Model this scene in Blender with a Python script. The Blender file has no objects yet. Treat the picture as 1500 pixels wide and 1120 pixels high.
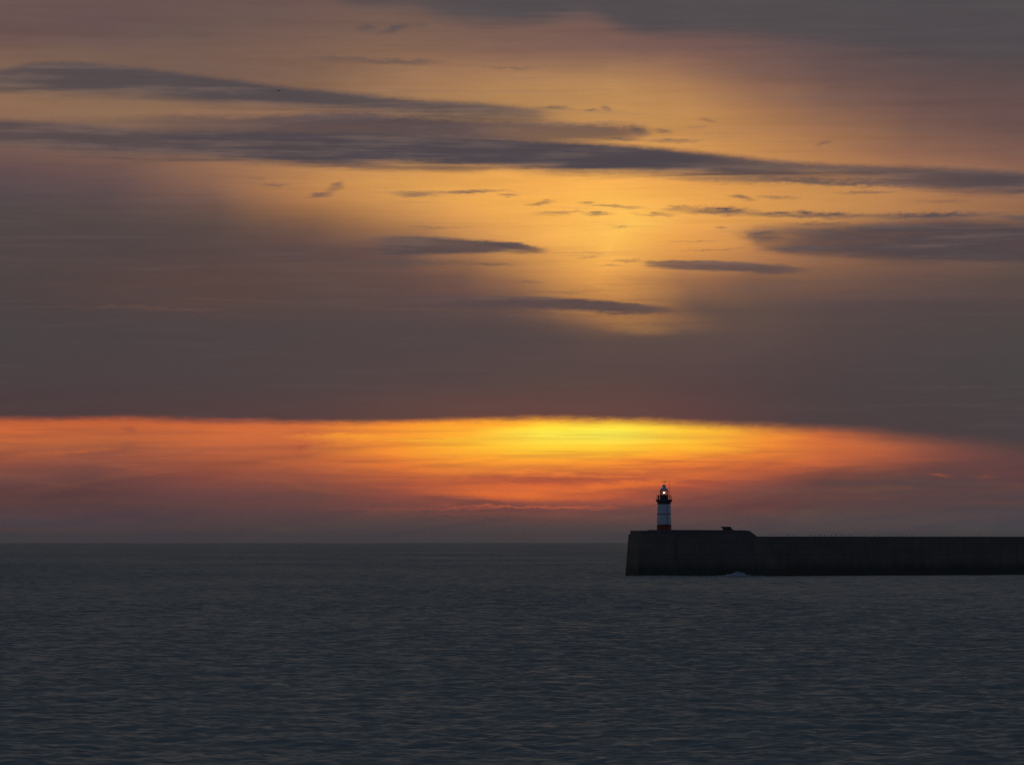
import bpy, bmesh, math, random
import numpy as np
from mathutils import Vector, Matrix

random.seed(7)
rng = np.random.default_rng(11)
scene = bpy.context.scene
COL = scene.collection
R = math.radians

# ------------------------------------------------------------------ units
# One "unit of angle" is 1/6250 rad; azimuths and elevations of the sky are
# given in it.  A photo column px lies (px-750) units right of north, a photo
# row py lies (793-py) units above the horizon.
F = 6250.0
EYE = 10.0
def gx(px, d): return (px - 750.0) / F * d
def gz(py, d): return EYE + (793.0 - py) / F * d

def lin(c):
    o = []
    for v in c[:3]:
        v /= 255.0
        o.append(v / 12.92 if v <= 0.04045 else ((v + 0.055) / 1.055) ** 2.4)
    return (o[0], o[1], o[2], 1.0)

# ------------------------------------------------------------------ objects
def tag(o, label=None, cat=None, group=None, kind=None):
    if label: o['label'] = label
    if cat: o['category'] = cat
    if group: o['group'] = group
    if kind: o['kind'] = kind
    return o

def empty(name, loc):
    o = bpy.data.objects.new(name, None)
    COL.objects.link(o)
    o.location = loc
    o.empty_display_size = 0.5
    return o

def mesh_obj(name, bm, mat, parent=None, loc=(0, 0, 0), smooth=False):
    me = bpy.data.meshes.new(name)
    bm.to_mesh(me); bm.free()
    if smooth:
        for p in me.polygons: p.use_smooth = True
    me.materials.append(mat)
    o = bpy.data.objects.new(name, me)
    COL.objects.link(o)
    o.location = loc
    if parent: o.parent = parent
    return o

def lathe(bm, prof, seg=48, center=(0, 0), cap_top=False, cap_bottom=False):
    rings = []
    for r, z in prof:
        ring = []
        for k in range(seg):
            a = 2 * math.pi * k / seg
            ring.append(bm.verts.new((center[0] + r * math.cos(a), center[1] + r * math.sin(a), z)))
        rings.append(ring)
    for a, b in zip(rings, rings[1:]):
        for k in range(seg):
            bm.faces.new((a[k], a[(k + 1) % seg], b[(k + 1) % seg], b[k]))
    if cap_top: bm.faces.new(rings[-1])
    if cap_bottom: bm.faces.new(list(reversed(rings[0])))
    return rings

def tube(bm, p0, p1, r0, r1=None, seg=8):
    r1 = r0 if r1 is None else r1
    p0, p1 = Vector(p0), Vector(p1)
    d = (p1 - p0).normalized()
    up = Vector((0, 0, 1)) if abs(d.z) < 0.9 else Vector((1, 0, 0))
    u = d.cross(up).normalized(); v = d.cross(u)
    ra, rb = [], []
    for k in range(seg):
        a = 2 * math.pi * k / seg
        o = u * math.cos(a) + v * math.sin(a)
        ra.append(bm.verts.new(p0 + o * r0)); rb.append(bm.verts.new(p1 + o * r1))
    for k in range(seg):
        bm.faces.new((ra[k], ra[(k + 1) % seg], rb[(k + 1) % seg], rb[k]))
    bm.faces.new(list(reversed(ra))); bm.faces.new(rb)

def box(bm, x0, x1, y0, y1, z0, z1):
    v = [bm.verts.new(p) for p in ((x0, y0, z0), (x1, y0, z0), (x1, y1, z0), (x0, y1, z0),
                                   (x0, y0, z1), (x1, y0, z1), (x1, y1, z1), (x0, y1, z1))]
    for f in ((0, 3, 2, 1), (4, 5, 6, 7), (0, 1, 5, 4), (1, 2, 6, 5), (2, 3, 7, 6), (3, 0, 4, 7)):
        bm.faces.new([v[i] for i in f])

def fix(bm):
    bmesh.ops.recalc_face_normals(bm, faces=bm.faces)
    return bm

# ------------------------------------------------------------------ materials
def new_mat(name):
    m = bpy.data.materials.new(name); m.use_nodes = True
    nt = m.node_tree
    return m, nt, nt.nodes['Principled BSDF']

def mottled(name, c0, c1, scale=1.5, rough=0.7, bump=0.0, spec=0.3, detail=6.0, stretch=None, metallic=0.0):
    m, nt, b = new_mat(name)
    tc = nt.nodes.new('ShaderNodeTexCoord')
    mp = nt.nodes.new('ShaderNodeMapping')
    if stretch: mp.inputs['Scale'].default_value = stretch
    nz = nt.nodes.new('ShaderNodeTexNoise')
    nz.inputs['Scale'].default_value = scale; nz.inputs['Detail'].default_value = detail
    nz.inputs['Roughness'].default_value = 0.6
    cr = nt.nodes.new('ShaderNodeValToRGB')
    cr.color_ramp.elements[0].color = (*c0, 1); cr.color_ramp.elements[0].position = 0.3
    cr.color_ramp.elements[1].color = (*c1, 1); cr.color_ramp.elements[1].position = 0.7
    L = nt.links.new
    L(tc.outputs['Object'], mp.inputs[0]); L(mp.outputs[0], nz.inputs['Vector'])
    L(nz.outputs['Fac'], cr.inputs[0]); L(cr.outputs[0], b.inputs['Base Color'])
    b.inputs['Roughness'].default_value = rough
    b.inputs['Specular IOR Level'].default_value = spec
    b.inputs['Metallic'].default_value = metallic
    if bump:
        bp = nt.nodes.new('ShaderNodeBump'); bp.inputs['Strength'].default_value = bump
        bp.inputs['Distance'].default_value = 0.05
        L(nz.outputs['Fac'], bp.inputs['Height']); L(bp.outputs[0], b.inputs['Normal'])
    return m

def concrete_mat():
    m, nt, b = new_mat('weathered_concrete')
    L = nt.links.new
    N = nt.nodes.new
    tc = N('ShaderNodeTexCoord')
    sep = N('ShaderNodeSeparateXYZ'); L(tc.outputs['Object'], sep.inputs[0])
    # block courses, laid in the wall's own metres
    comb = N('ShaderNodeCombineXYZ'); L(sep.outputs[0], comb.inputs[0]); L(sep.outputs[2], comb.inputs[1])
    br = N('ShaderNodeTexBrick'); L(comb.outputs[0], br.inputs['Vector'])
    br.inputs['Scale'].default_value = 1.0
    br.inputs['Brick Width'].default_value = 5.5; br.inputs['Row Height'].default_value = 1.6
    br.inputs['Mortar Size'].default_value = 0.05; br.inputs['Mortar Smooth'].default_value = 0.4
    br.inputs['Color1'].default_value = (0.148, 0.125, 0.102, 1); br.inputs['Color2'].default_value = (0.178, 0.152, 0.124, 1)
    br.inputs['Mortar'].default_value = (0.07, 0.065, 0.06, 1)
    nz = N('ShaderNodeTexNoise'); nz.inputs['Scale'].default_value = 0.35; nz.inputs['Detail'].default_value = 8
    mp = N('ShaderNodeMapping'); mp.inputs['Scale'].default_value = (1.6, 1.6, 0.35)
    L(tc.outputs['Object'], mp.inputs[0]); L(mp.outputs[0], nz.inputs['Vector'])
    mr = N('ShaderNodeMapRange'); L(nz.outputs['Fac'], mr.inputs[0])
    mr.inputs[1].default_value = 0.3; mr.inputs[2].default_value = 0.72
    mr.inputs[3].default_value = 0.74; mr.inputs[4].default_value = 1.0
    mx = N('ShaderNodeMix'); mx.data_type = 'RGBA'; mx.blend_type = 'MULTIPLY'; mx.inputs[0].default_value = 1
    L(br.outputs['Color'], mx.inputs[6]); L(mr.outputs[0], mx.inputs[7])
    # weed and wet below the tide line
    ad = N('ShaderNodeMath'); ad.operation = 'MULTIPLY_ADD'
    L(nz.outputs['Fac'], ad.inputs[0]); ad.inputs[1].default_value = 3.0; L(sep.outputs[2], ad.inputs[2])
    tr = N('ShaderNodeMapRange'); L(ad.outputs[0], tr.inputs[0])
    tr.inputs[1].default_value = 3.6; tr.inputs[2].default_value = 6.0
    m2 = N('ShaderNodeMix'); m2.data_type = 'RGBA'; L(tr.outputs[0], m2.inputs[0])
    m2.inputs[6].default_value = (0.045, 0.05, 0.035, 1); L(mx.outputs[2], m2.inputs[7])
    L(m2.outputs[2], b.inputs['Base Color'])
    b.inputs['Roughness'].default_value = 0.85; b.inputs['Specular IOR Level'].default_value = 0.2
    bp = N('ShaderNodeBump'); bp.inputs['Strength'].default_value = 0.5; bp.inputs['Distance'].default_value = 0.1
    L(nz.outputs['Fac'], bp.inputs['Height']); L(bp.outputs[0], b.inputs['Normal'])
    return m

M_CONC = concrete_mat()
M_COPE = mottled('coping_concrete', (0.085, 0.075, 0.064), (0.14, 0.124, 0.106), 0.8, 0.85, 0.4)
M_WHITE = mottled('white_tower_paint', (0.66, 0.66, 0.65), (0.80, 0.80, 0.80), 0.9, 0.5, 0.1, 0.4, stretch=(1.4, 1.4, 0.35))
M_RED = mottled('red_tower_paint', (0.22, 0.022, 0.018), (0.36, 0.035, 0.028), 1.0, 0.5, 0.1, 0.4)
M_DARK = mottled('dark_gallery_paint_and_shade', (0.035, 0.035, 0.036), (0.075, 0.075, 0.075), 3.0, 0.55, 0.1)
M_RUST = mottled('red_oxide_iron', (0.12, 0.022, 0.015), (0.20, 0.04, 0.03), 4.0, 0.6)
M_DOME = mottled('pale_dome_paint', (0.52, 0.56, 0.60), (0.66, 0.70, 0.74), 2.0, 0.45, 0.05, 0.5)
M_STEEL = mottled('dull_steel', (0.10, 0.10, 0.10), (0.17, 0.17, 0.17), 4.0, 0.5, metallic=0.3)
M_BIRD = mottled('dark_plumage', (0.03, 0.03, 0.032), (0.07, 0.07, 0.072), 6.0, 0.8)
M_FOAM = mottled('sea_foam', (0.62, 0.66, 0.70), (0.85, 0.87, 0.88), 3.0, 0.9, 0.5, 0.2)

def glass_mat():
    m = bpy.data.materials.new('lantern_glass'); m.use_nodes = True
    nt = m.node_tree
    nt.nodes.remove(nt.nodes['Principled BSDF'])
    out = nt.nodes['Material Output']
    tr = nt.nodes.new('ShaderNodeBsdfTransparent'); tr.inputs[0].default_value = (0.93, 0.93, 0.9, 1)
    gl = nt.nodes.new('ShaderNodeBsdfGlossy'); gl.inputs['Roughness'].default_value = 0.03
    fr = nt.nodes.new('ShaderNodeFresnel'); fr.inputs[0].default_value = 1.4
    mx = nt.nodes.new('ShaderNodeMixShader')
    L = nt.links.new
    L(fr.outputs[0], mx.inputs[0]); L(tr.outputs[0], mx.inputs[1]); L(gl.outputs[0], mx.inputs[2])
    L(mx.outputs[0], out.inputs[0])
    return m
M_GLASS = glass_mat()

def lamp_mat(name, col, st):
    m, nt, b = new_mat(name)
    b.inputs['Base Color'].default_value = (0.9, 0.9, 0.85, 1)
    b.inputs['Emission Color'].default_value = (*col, 1)
    b.inputs['Emission Strength'].default_value = st
    return m
M_LAMP = lamp_mat('lit_lamp', (1.0, 0.93, 0.82), 4.0)
M_LENS = lamp_mat('lit_lens', (1.0, 0.80, 0.6), 0.12)

def sea_mat():
    m, nt, b = new_mat('sea_water')
    L = nt.links.new; N = nt.nodes.new
    b.inputs['Base Color'].default_value = (0.190, 0.215, 0.198, 1)
    b.inputs['Roughness'].default_value = 0.28
    b.inputs['IOR'].default_value = 1.333
    tc = N('ShaderNodeTexCoord')
    geo = N('ShaderNodeNewGeometry')
    # gusts: broad patches where the ripples are livelier
    n3 = N('ShaderNodeTexNoise'); n3.inputs['Scale'].default_value = 0.007; n3.inputs['Detail'].default_value = 4
    mp3 = N('ShaderNodeMapping'); mp3.inputs['Scale'].default_value = (1.0, 0.3, 1.0)
    L(tc.outputs['Object'], mp3.inputs[0]); L(mp3.outputs[0], n3.inputs['Vector'])
    g = N('ShaderNodeMapRange'); L(n3.outputs['Fac'], g.inputs[0])
    g.inputs[1].default_value = 0.32; g.inputs[2].default_value = 0.68; g.inputs[3].default_value = 0.62; g.inputs[4].default_value = 1.32
    tot = None
    # ripples as slopes of the surface: (scale, slope along x, slope along y, lean to the lee side)
    for sc, kx, ky, lean, rot in ((0.9, 0.7, 1.3, 0.155, 10), (3.7, 0.7, 1.0, 0.13, -14)):
        mp = N('ShaderNodeMapping'); mp.inputs['Rotation'].default_value = (0, 0, R(rot)); mp.inputs['Scale'].default_value = (0.42, 1.0, 1.0)
        L(tc.outputs['Object'], mp.inputs[0])
        n1 = N('ShaderNodeTexNoise'); n1.inputs['Scale'].default_value = sc; n1.inputs['Detail'].default_value = 3; n1.inputs['Roughness'].default_value = 0.6
        L(mp.outputs[0], n1.inputs['Vector'])
        sub = N('ShaderNodeVectorMath'); sub.operation = 'SUBTRACT'; L(n1.outputs['Color'], sub.inputs[0]); sub.inputs[1].default_value = (0.5, 0.5, 0.5)
        mul = N('ShaderNodeVectorMath'); mul.operation = 'MULTIPLY_ADD'; L(sub.outputs[0], mul.inputs[0])
        mul.inputs[1].default_value = (kx, ky, 0.0); mul.inputs[2].default_value = (0.0, -lean, 0.0)
        if tot is None: tot = mul.outputs[0]
        else:
            ad = N('ShaderNodeVectorMath'); ad.operation = 'ADD'; L(tot, ad.inputs[0]); L(mul.outputs[0], ad.inputs[1]); tot = ad.outputs[0]
    scl = N('ShaderNodeVectorMath'); scl.operation = 'SCALE'; L(tot, scl.inputs[0]); L(g.outputs[0], scl.inputs['Scale'])
    add = N('ShaderNodeVectorMath'); add.operation = 'ADD'; L(geo.outputs['Normal'], add.inputs[0]); L(scl.outputs[0], add.inputs[1])
    nrm = N('ShaderNodeVectorMath'); nrm.operation = 'NORMALIZE'; L(add.outputs[0], nrm.inputs[0])
    L(nrm.outputs[0], b.inputs['Normal'])
    return m
M_SEA = sea_mat()

# ------------------------------------------------------------------ sea
def build_sea():
    inner = np.radians(np.linspace(-9.0, 9.0, 820))
    step = inner[1] - inner[0]
    out = [inner[-1]]; st = step
    while out[-1] < math.pi:
        st = min(st * 1.18, R(6)); out.append(out[-1] + st)
    out = np.array(out[1:]); out = out[out < math.pi - 1e-3]
    az = np.concatenate([-out[::-1], inner, out, [math.pi]])
    d = [2.0]
    while d[-1] < 40000:
        x = d[-1]
        if x < 185: s = max(0.6, x * 0.05) if x < 150 else 1.2
        elif x < 5000: s = max(0.24, x * 0.0014)
        else: s = x * 0.06
        d.append(x + s)
    d = np.array(d)
    nR, nC = len(d), len(az)
    D, A = np.meshgrid(d, az, indexing='ij')
    X = D * np.sin(A); Y = D * np.cos(A)
    dd = np.gradient(d)[:, None] * np.ones((1, nC))
    da = D * np.gradient(az)[None, :]
    cell = np.maximum(dd, da * 1.0)
    Z = np.zeros_like(X)
    # wave train running roughly towards the viewer from the south-west
    lam = np.concatenate([np.exp(rng.uniform(math.log(0.8), math.log(3.4), 38)),
                          np.exp(rng.uniform(math.log(4), math.log(30), 26))])
    for l in lam:
        spread = 58 if l < 4 else 28
        th = R(rng.normal(12, spread))
        k = 2 * math.pi / l
        slope = 0.029 if l < 4 else 0.010
        amp = slope / k
        fade = np.clip((l / np.maximum(cell, 1e-3) - 2.0) / 1.6, 0, 1)
        if fade.max() <= 0: continue
        ph = k * (X * math.sin(th) + Y * math.cos(th)) + rng.uniform(0, 6.283)
        s = np.sin(ph)
        Z += amp * fade * (s + 0.25 * np.cos(2 * ph))
    n = nR * nC
    co = np.empty((n + 1, 3), np.float32)
    co[:n, 0] = X.ravel(); co[:n, 1] = Y.ravel(); co[:n, 2] = Z.ravel()
    co[n] = (0, 0, 0)
    idx = np.arange(n).reshape(nR, nC)
    nxt = np.roll(idx, -1, axis=1)
    q = np.stack([idx[:-1], idx[1:], nxt[1:], nxt[:-1]], axis=-1).reshape(-1, 4)
    tri = np.stack([np.full(nC, n), idx[0], nxt[0]], axis=-1)
    me = bpy.data.meshes.new('sea')
    nq, ntri = len(q), len(tri)
    me.vertices.add(n + 1); me.vertices.foreach_set('co', co.ravel())
    me.loops.add(nq * 4 + ntri * 3)
    me.loops.foreach_set('vertex_index', np.concatenate([q.ravel(), tri.ravel()]).astype(np.int32))
    me.polygons.add(nq + ntri)
    ls = np.concatenate([np.arange(nq) * 4, nq * 4 + np.arange(ntri) * 3]).astype(np.int32)
    me.polygons.foreach_set('loop_start', ls)
    me.polygons.foreach_set('use_smooth', np.ones(nq + ntri, bool))
    me.update(calc_edges=True)
    me.validate()
    me.materials.append(M_SEA)
    o = bpy.data.objects.new('sea', me)
    COL.objects.link(o)
    tag(o, 'dark slate-grey choppy open sea stretching to the horizon', 'sea', kind='structure')
    return o
build_sea()

# ------------------------------------------------------------------ breakwater
BW = empty('breakwater', (gx(1020, 1240), 1245, 0))
def loc(px, d, z):
    return (gx(px, d) - BW.location.x, d - BW.location.y, z)

def loft(bm, bot, top):
    b = [bm.verts.new(p) for p in bot]; t = [bm.verts.new(p) for p in top]
    n = len(b)
    for i in range(n):
        bm.faces.new((b[i], b[(i + 1) % n], t[(i + 1) % n], t[i]))
    f = bm.faces.new(t)
    return b, t

bm = bmesh.new()
bot = [loc(915, 1252, -2), loc(934, 1238.5, -2), loc(1027, 1229, -2), loc(1112, 1233, -2), loc(1172, 1241, -2),
       loc(1172, 1264, -2), loc(1103, 1264, -2), loc(917, 1264, -2)]
top = [loc(920.6, 1253, 12.25), loc(938, 1239.8, 12.25), loc(1027, 1230.3, 12.25), loc(1103, 1234.2, 12.25), loc(1113, 1237.5, 11.0),
       loc(1113, 1262, 11.0), loc(1103, 1262, 12.25), loc(922, 1262, 12.25)]
loft(bm, bot, top)
bmesh.ops.triangulate(bm, faces=[f for f in bm.faces if len(f.verts) > 4])
mesh_obj('pier_head', fix(bm), M_CONC, BW)

# long arm running off to the right and away
arm = [(1096, 1243.0), (1300, 1266.5), (1500, 1291.0)]
pts = [Vector((gx(p, d), d)) for p, d in arm]
dirv = (pts[-1] - pts[-2]).normalized()
for k in range(1, 7):
    ang = -0.03 * k
    dv = Vector((dirv.x * math.cos(ang) - dirv.y * math.sin(ang), dirv.x * math.sin(ang) + dirv.y * math.cos(ang)))
    pts.append(pts[-1] + dv * 60)
def ribbon(name, off0b, off1b, off0t, off1t, zb, zt, mat, smooth=False):
    """a wall along the arm; offsets are metres behind its near foot"""
    bm = bmesh.new()
    rows = []
    for i, p in enumerate(pts):
        a = pts[max(0, i - 1)]; b = pts[min(len(pts) - 1, i + 1)]
        t = (b - a).normalized(); nrm = Vector((-t.y, t.x))
        rows.append([bm.verts.new((*(p + nrm * o - BW.location.xy), z)) for o, z in
                     ((off0b, zb), (off0t, zt), (off1t, zt), (off1b, zb))])
    for a, b in zip(rows, rows[1:]):
        for k in range(4):
            bm.faces.new((a[k], b[k], b[(k + 1) % 4], a[(k + 1) % 4]))
    bm.faces.new(rows[0]); bm.faces.new(list(reversed(rows[-1])))
    return mesh_obj(name, fix(bm), mat, BW)
ribbon('sea_wall', 0, 11.5, 0.95, 10.6, -2, 11.18, M_CONC)
ribbon('coping', 0.80, 2.0, 0.80, 2.0, 11.184, 11.52, M_COPE)

# parapet round the head, stepping up a little and sloping down to the arm
def wall_strip(name, profile, thick, mat, zb, inset=0.25):
    """profile: (px, distance, top z)"""
    bm = bmesh.new(); rows = []
    for px, d, z in profile:
        y = d + inset
        f0 = loc(px, y, zb); f1 = loc(px, y, z); b1 = loc(px, y + thick, z); b0 = loc(px, y + thick, zb)
        rows.append([bm.verts.new(p) for p in (f0, f1, b1, b0)])
    for a, b in zip(rows, rows[1:]):
        for k in range(4):
            bm.faces.new((a[k], b[k], b[(k + 1) % 4], a[(k + 1) % 4]))
    bm.faces.new(rows[0]); bm.faces.new(list(reversed(rows[-1])))
    return mesh_obj(name, fix(bm), mat, BW)
def zz(py, d): return gz(py, d)
wall_strip('parapet', [(923.2, 1252.0, zz(776.9, 1251)), (938.5, 1239.9, zz(776.7, 1240)), (948, 1238.9, zz(776.6, 1239)),
                       (950, 1238.7, zz(775.7, 1238.7)), (1027, 1230.4, zz(775.8, 1230.4)), (1088, 1233.4, zz(776.2, 1233.4)),
                       (1098, 1234.0, zz(777.2, 1234)), (1103.2, 1234.3, zz(781.2, 1234.3)), (1109.3, 1236.3, zz(785.6, 1236.3))],
           0.7, M_COPE, 10.9)
# steel access ladder on the near face
bm = bmesh.new()
def face_pt(t, z, out=0.12):
    """a point on the near face of the head, t = photo column"""
    f = (t - 934) / (1027 - 934)
    d = 1238.5 + (1229 - 1238.5) * f + (z + 2) / 14.25 * 1.3 - out
    return loc(t, d, z)
for tt in (988.0, 990.6):
    tube(bm, face_pt(tt, 0.5), face_pt(tt, 12.2), 0.04)
for k in range(36):
    z = 0.8 + k * 0.32
    tube(bm, face_pt(988.0, z), face_pt(990.6, z), 0.025, seg=6)
mesh_obj('ladder', fix(bm), M_STEEL, BW)
tag(BW, 'long black concrete breakwater with raised head carrying the lighthouse', 'breakwater')

# low concrete shelter beside the end of the raised head
sx, sd = gx(1062, 1240), 1240.0
SH = empty('shelter', (sx, sd, 12.25))
def sp(px, py): return (gx(px, sd) - sx, gz(py, sd) - 12.25)
def prism(name, outline, y0, y1, mat, parent):
    bm = bmesh.new()
    a = [bm.verts.new((x, y0, z)) for x, z in outline]; b = [bm.verts.new((x, y1, z)) for x, z in outline]
    n = len(a)
    for i in range(n): bm.faces.new((a[i], a[(i + 1) % n], b[(i + 1) % n], b[i]))
    bm.faces.new(a); bm.faces.new(list(reversed(b)))
    bmesh.ops.bevel(bm, geom=bm.edges[:], offset=0.03, segments=1, affect='EDGES')
    return mesh_obj(name, fix(bm), mat, parent)
prism('wall', [sp(1058.8, 781.8), sp(1059, 773.4), sp(1070.2, 773.4), sp(1076.5, 777.0), sp(1079, 778), sp(1079, 781.8)], -1.0, 2.0, M_CONC, SH)
prism('roof', [sp(1055.4, 770.9), sp(1056.8, 772.3), sp(1058.6, 773.38), sp(1071.5, 773.38), sp(1070.2, 771.1), sp(1066, 770.8)], -1.3, 2.3, M_COPE, SH)
tag(SH, 'small dark low concrete shelter with overhanging flat roof on the breakwater head', 'shelter')

# ------------------------------------------------------------------ lighthouse
LD = 1247.0
LX = gx(972.7, LD)
LH = empty('lighthouse', (LX, LD, 12.25))
S = LD / F
def hz(py): return gz(py, LD) - 12.25
zr, zg0, zg1 = hz(767.7), hz(733.8), hz(731.2)
def tr_(z): return 2.17 + (1.90 - 2.17) * (z / zg0)      # tower radius
bm = bmesh.new(); lathe(bm, [(2.30, 0), (2.30, 0.3), (tr_(0.35), 0.34), (tr_(zr) + 0.012, zr)], 64)
mesh_obj('red_base', fix(bm), M_RED, LH, smooth=False)
bm = bmesh.new(); lathe(bm, [(tr_(zr), zr), (tr_(zg0 - 0.9), zg0 - 0.9)], 64)
mesh_obj('tower', fix(bm), M_WHITE, LH, smooth=True)
for py, w, mt in ((752.5, 0.11, M_DARK), (758.4, 0.04, M_DOME), (764.0, 0.04, M_DOME), (745.0, 0.03, M_DOME)):
    z = hz(py); bm = bmesh.new()
    lathe(bm, [(tr_(z) - 0.02, z - w), (tr_(z) + 0.05, z - w), (tr_(z) + 0.05, z + w), (tr_(z) - 0.02, z + w)], 64)
    mesh_obj('flange', fix(bm), mt, LH)
# flared dark cornice, shade under the gallery painted into its colour; gallery deck
bm = bmesh.new()
lathe(bm, [(tr_(zg0), zg0 - 0.9), (tr_(zg0) + 0.03, zg0 - 0.35), (2.08, zg0 - 0.05), (2.22, zg0)], 64)
mesh_obj('cornice', fix(bm), M_DARK, LH, smooth=True)
GA_bm = bmesh.new()
lathe(GA_bm, [(1.0, zg0 + 0.004), (2.36, zg0 + 0.004), (2.40, zg0 + 0.15), (2.40, zg1), (1.0, zg1)], 64)
GA = mesh_obj('gallery', fix(GA_bm), M_DARK, LH)
for k in range(16):
    a = 2 * math.pi * (k + 0.5) / 16; c, s = math.cos(a), math.sin(a)
    bm = bmesh.new()
    tube(bm, (1.92 * c, 1.92 * s, zg0 - 0.55), (2.33 * c, 2.33 * s, zg0 - 0.01), 0.05)
    mesh_obj('bracket', fix(bm), M_DARK, GA)
bm = bmesh.new()
rr = 2.16; zt = hz(725.0)
for k in range(20):
    a = 2 * math.pi * (k + 0.5) / 20
    tube(bm, (rr * math.cos(a), rr * math.sin(a), zg1), (rr * math.cos(a), rr * math.sin(a), zt), 0.032, seg=6)
for z in (zt, zg1 + 0.45, zg1 + 0.82):
    n = 60
    for k in range(n):
        a, b = 2 * math.pi * k / n, 2 * math.pi * (k + 1) / n
        tube(bm, (rr * math.cos(a), rr * math.sin(a), z), (rr * math.cos(b), rr * math.sin(b), z), 0.02, seg=5)
mesh_obj('railing', fix(bm), M_RUST, GA)
bm = bmesh.new(); box(bm, -1.80, -1.38, -0.85, -0.45, zg1 + 0.003, hz(725.3))
bmesh.ops.bevel(bm, geom=bm.edges[:], offset=0.04, segments=2, affect='EDGES')
mesh_obj('cabinet', fix(bm), M_DARK, GA)

zm, zl = hz(724.6), hz(718.2)
LR_bm = bmesh.new()
lathe(LR_bm, [(1.22, zg1 + 0.003), (1.22, zm - 0.12), (1.28, zm - 0.1), (1.28, zm), (1.0, zm)], 48)
LRM = mesh_obj('lantern_room', fix(LR_bm), M_DARK, LH)
bm = bmesh.new(); lathe(bm, [(1.15, zm), (1.15, zl)], 12)
mesh_obj('glazing', fix(bm), M_GLASS, LRM)
for k in range(12):
    a = 2 * math.pi * k / 12
    bm = bmesh.new()
    tube(bm, (1.16 * math.cos(a), 1.16 * math.sin(a), zm), (1.16 * math.cos(a), 1.16 * math.sin(a), zl), 0.045, seg=6)
    mesh_obj('glazing_bar', fix(bm), M_RUST, LRM)
bm = bmesh.new()
lathe(bm, [(0.22, zm + 0.002), (0.22, zm + 0.22), (0.30, zm + 0.26), (0.30, zm + 0.32)], 20, cap_top=True)
mesh_obj('pedestal', fix(bm), M_STEEL, LRM)
zb = hz(721.4)
bm = bmesh.new()
bmesh.ops.create_uvsphere(bm, u_segments=24, v_segments=14, radius=0.21, matrix=Matrix.Translation((0, 0, zb)))
mesh_obj('lamp', bm, M_LAMP, LRM, smooth=True)
for sg in (-1, 1):
    bm = bmesh.new()
    lathe(bm, [(0.34, zb + sg * 0.27), (0.42, zb + sg * 0.31), (0.42, zb + sg * 0.36), (0.34, zb + sg * 0.40)], 24)
    mesh_obj('lens_ring', fix(bm), M_LENS, LRM)
zv0, zv1 = hz(713.4), hz(710.4)
bm = bmesh.new()
lathe(bm, [(1.0, zl), (1.22, zl + 0.003), (1.25, zl + 0.14), (1.12, zl + 0.17)], 48)
mesh_obj('eave', fix(bm), M_DARK, LH)
DO_bm = bmesh.new()
lathe(DO_bm, [(1.12, zl + 0.17), (1.08, zl + 0.30), (0.96, zl + 0.52), (0.78, zl + 0.72), (0.60, zl + 0.86), (0.50, zv0 + 0.02)], 48)
DO = mesh_obj('dome', fix(DO_bm), M_DOME, LH, smooth=True)
bm = bmesh.new()
lathe(bm, [(0.47, zv0 + 0.02), (0.47, zv1 - 0.1), (0.57, zv1 - 0.06), (0.57, zv1 + 0.02), (0.30, zv1 + 0.12), (0.05, zv1 + 0.18)], 32, cap_top=True)
mesh_obj('ventilator', fix(bm), M_DOME, DO)
bm = bmesh.new()
zva = hz(705.3)
tube(bm, (0, 0, zv1 + 0.15), (0, 0, hz(701.4)), 0.045, 0.02)
tube(bm, (-0.62, 0.1, zva), (0.58, -0.1, zva), 0.035)
tube(bm, (-0.1, -0.55, zva - 0.3), (0.1, 0.55, zva - 0.3), 0.02)
# arrow tail plate and pointer
v = [bm.verts.new(p) for p in ((0.30, -0.07, zva - 0.12), (0.62, -0.125, zva - 0.16), (0.62, -0.125, zva + 0.16), (0.30, -0.07, zva + 0.12))]
w = [bm.verts.new((q.co.x, q.co.y + 0.02, q.co.z)) for q in v]
bm.faces.new(v); bm.faces.new(list(reversed(w)))
for i in range(4): bm.faces.new((v[i], w[i], w[(i + 1) % 4], v[(i + 1) % 4]))
tube(bm, (-0.62, 0.1, zva), (-0.80, 0.13, zva), 0.08, 0.005)
mesh_obj('weather_vane', fix(bm), M_DARK, DO)
bm = bmesh.new()
ax = (980.3 - 972.7) * S
tube(bm, (ax, -1.0, zg1 + 0.003), (ax, -1.0, hz(716)), 0.06, 0.05)
tube(bm, (ax, -1.0, hz(716)), (ax, -1.0, hz(704)), 0.045, 0.03)
mesh_obj('antenna', fix(bm), M_RUST, LH)
bm = bmesh.new()
cx = (977.2 - 972.7) * S
for za, zb_ in ((0.36, zr), (zr, zg0 - 0.9)):
    ra, rb = tr_(za) + 0.07, tr_(zb_) + 0.07
    tube(bm, (cx, -math.sqrt(ra * ra - cx * cx), za), (cx, -math.sqrt(rb * rb - cx * cx), zb_), 0.07)
mesh_obj('conduit', fix(bm), M_STEEL, LH)
tag(LH, 'white round lighthouse with red base and lit lantern on the breakwater head', 'lighthouse')

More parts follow.
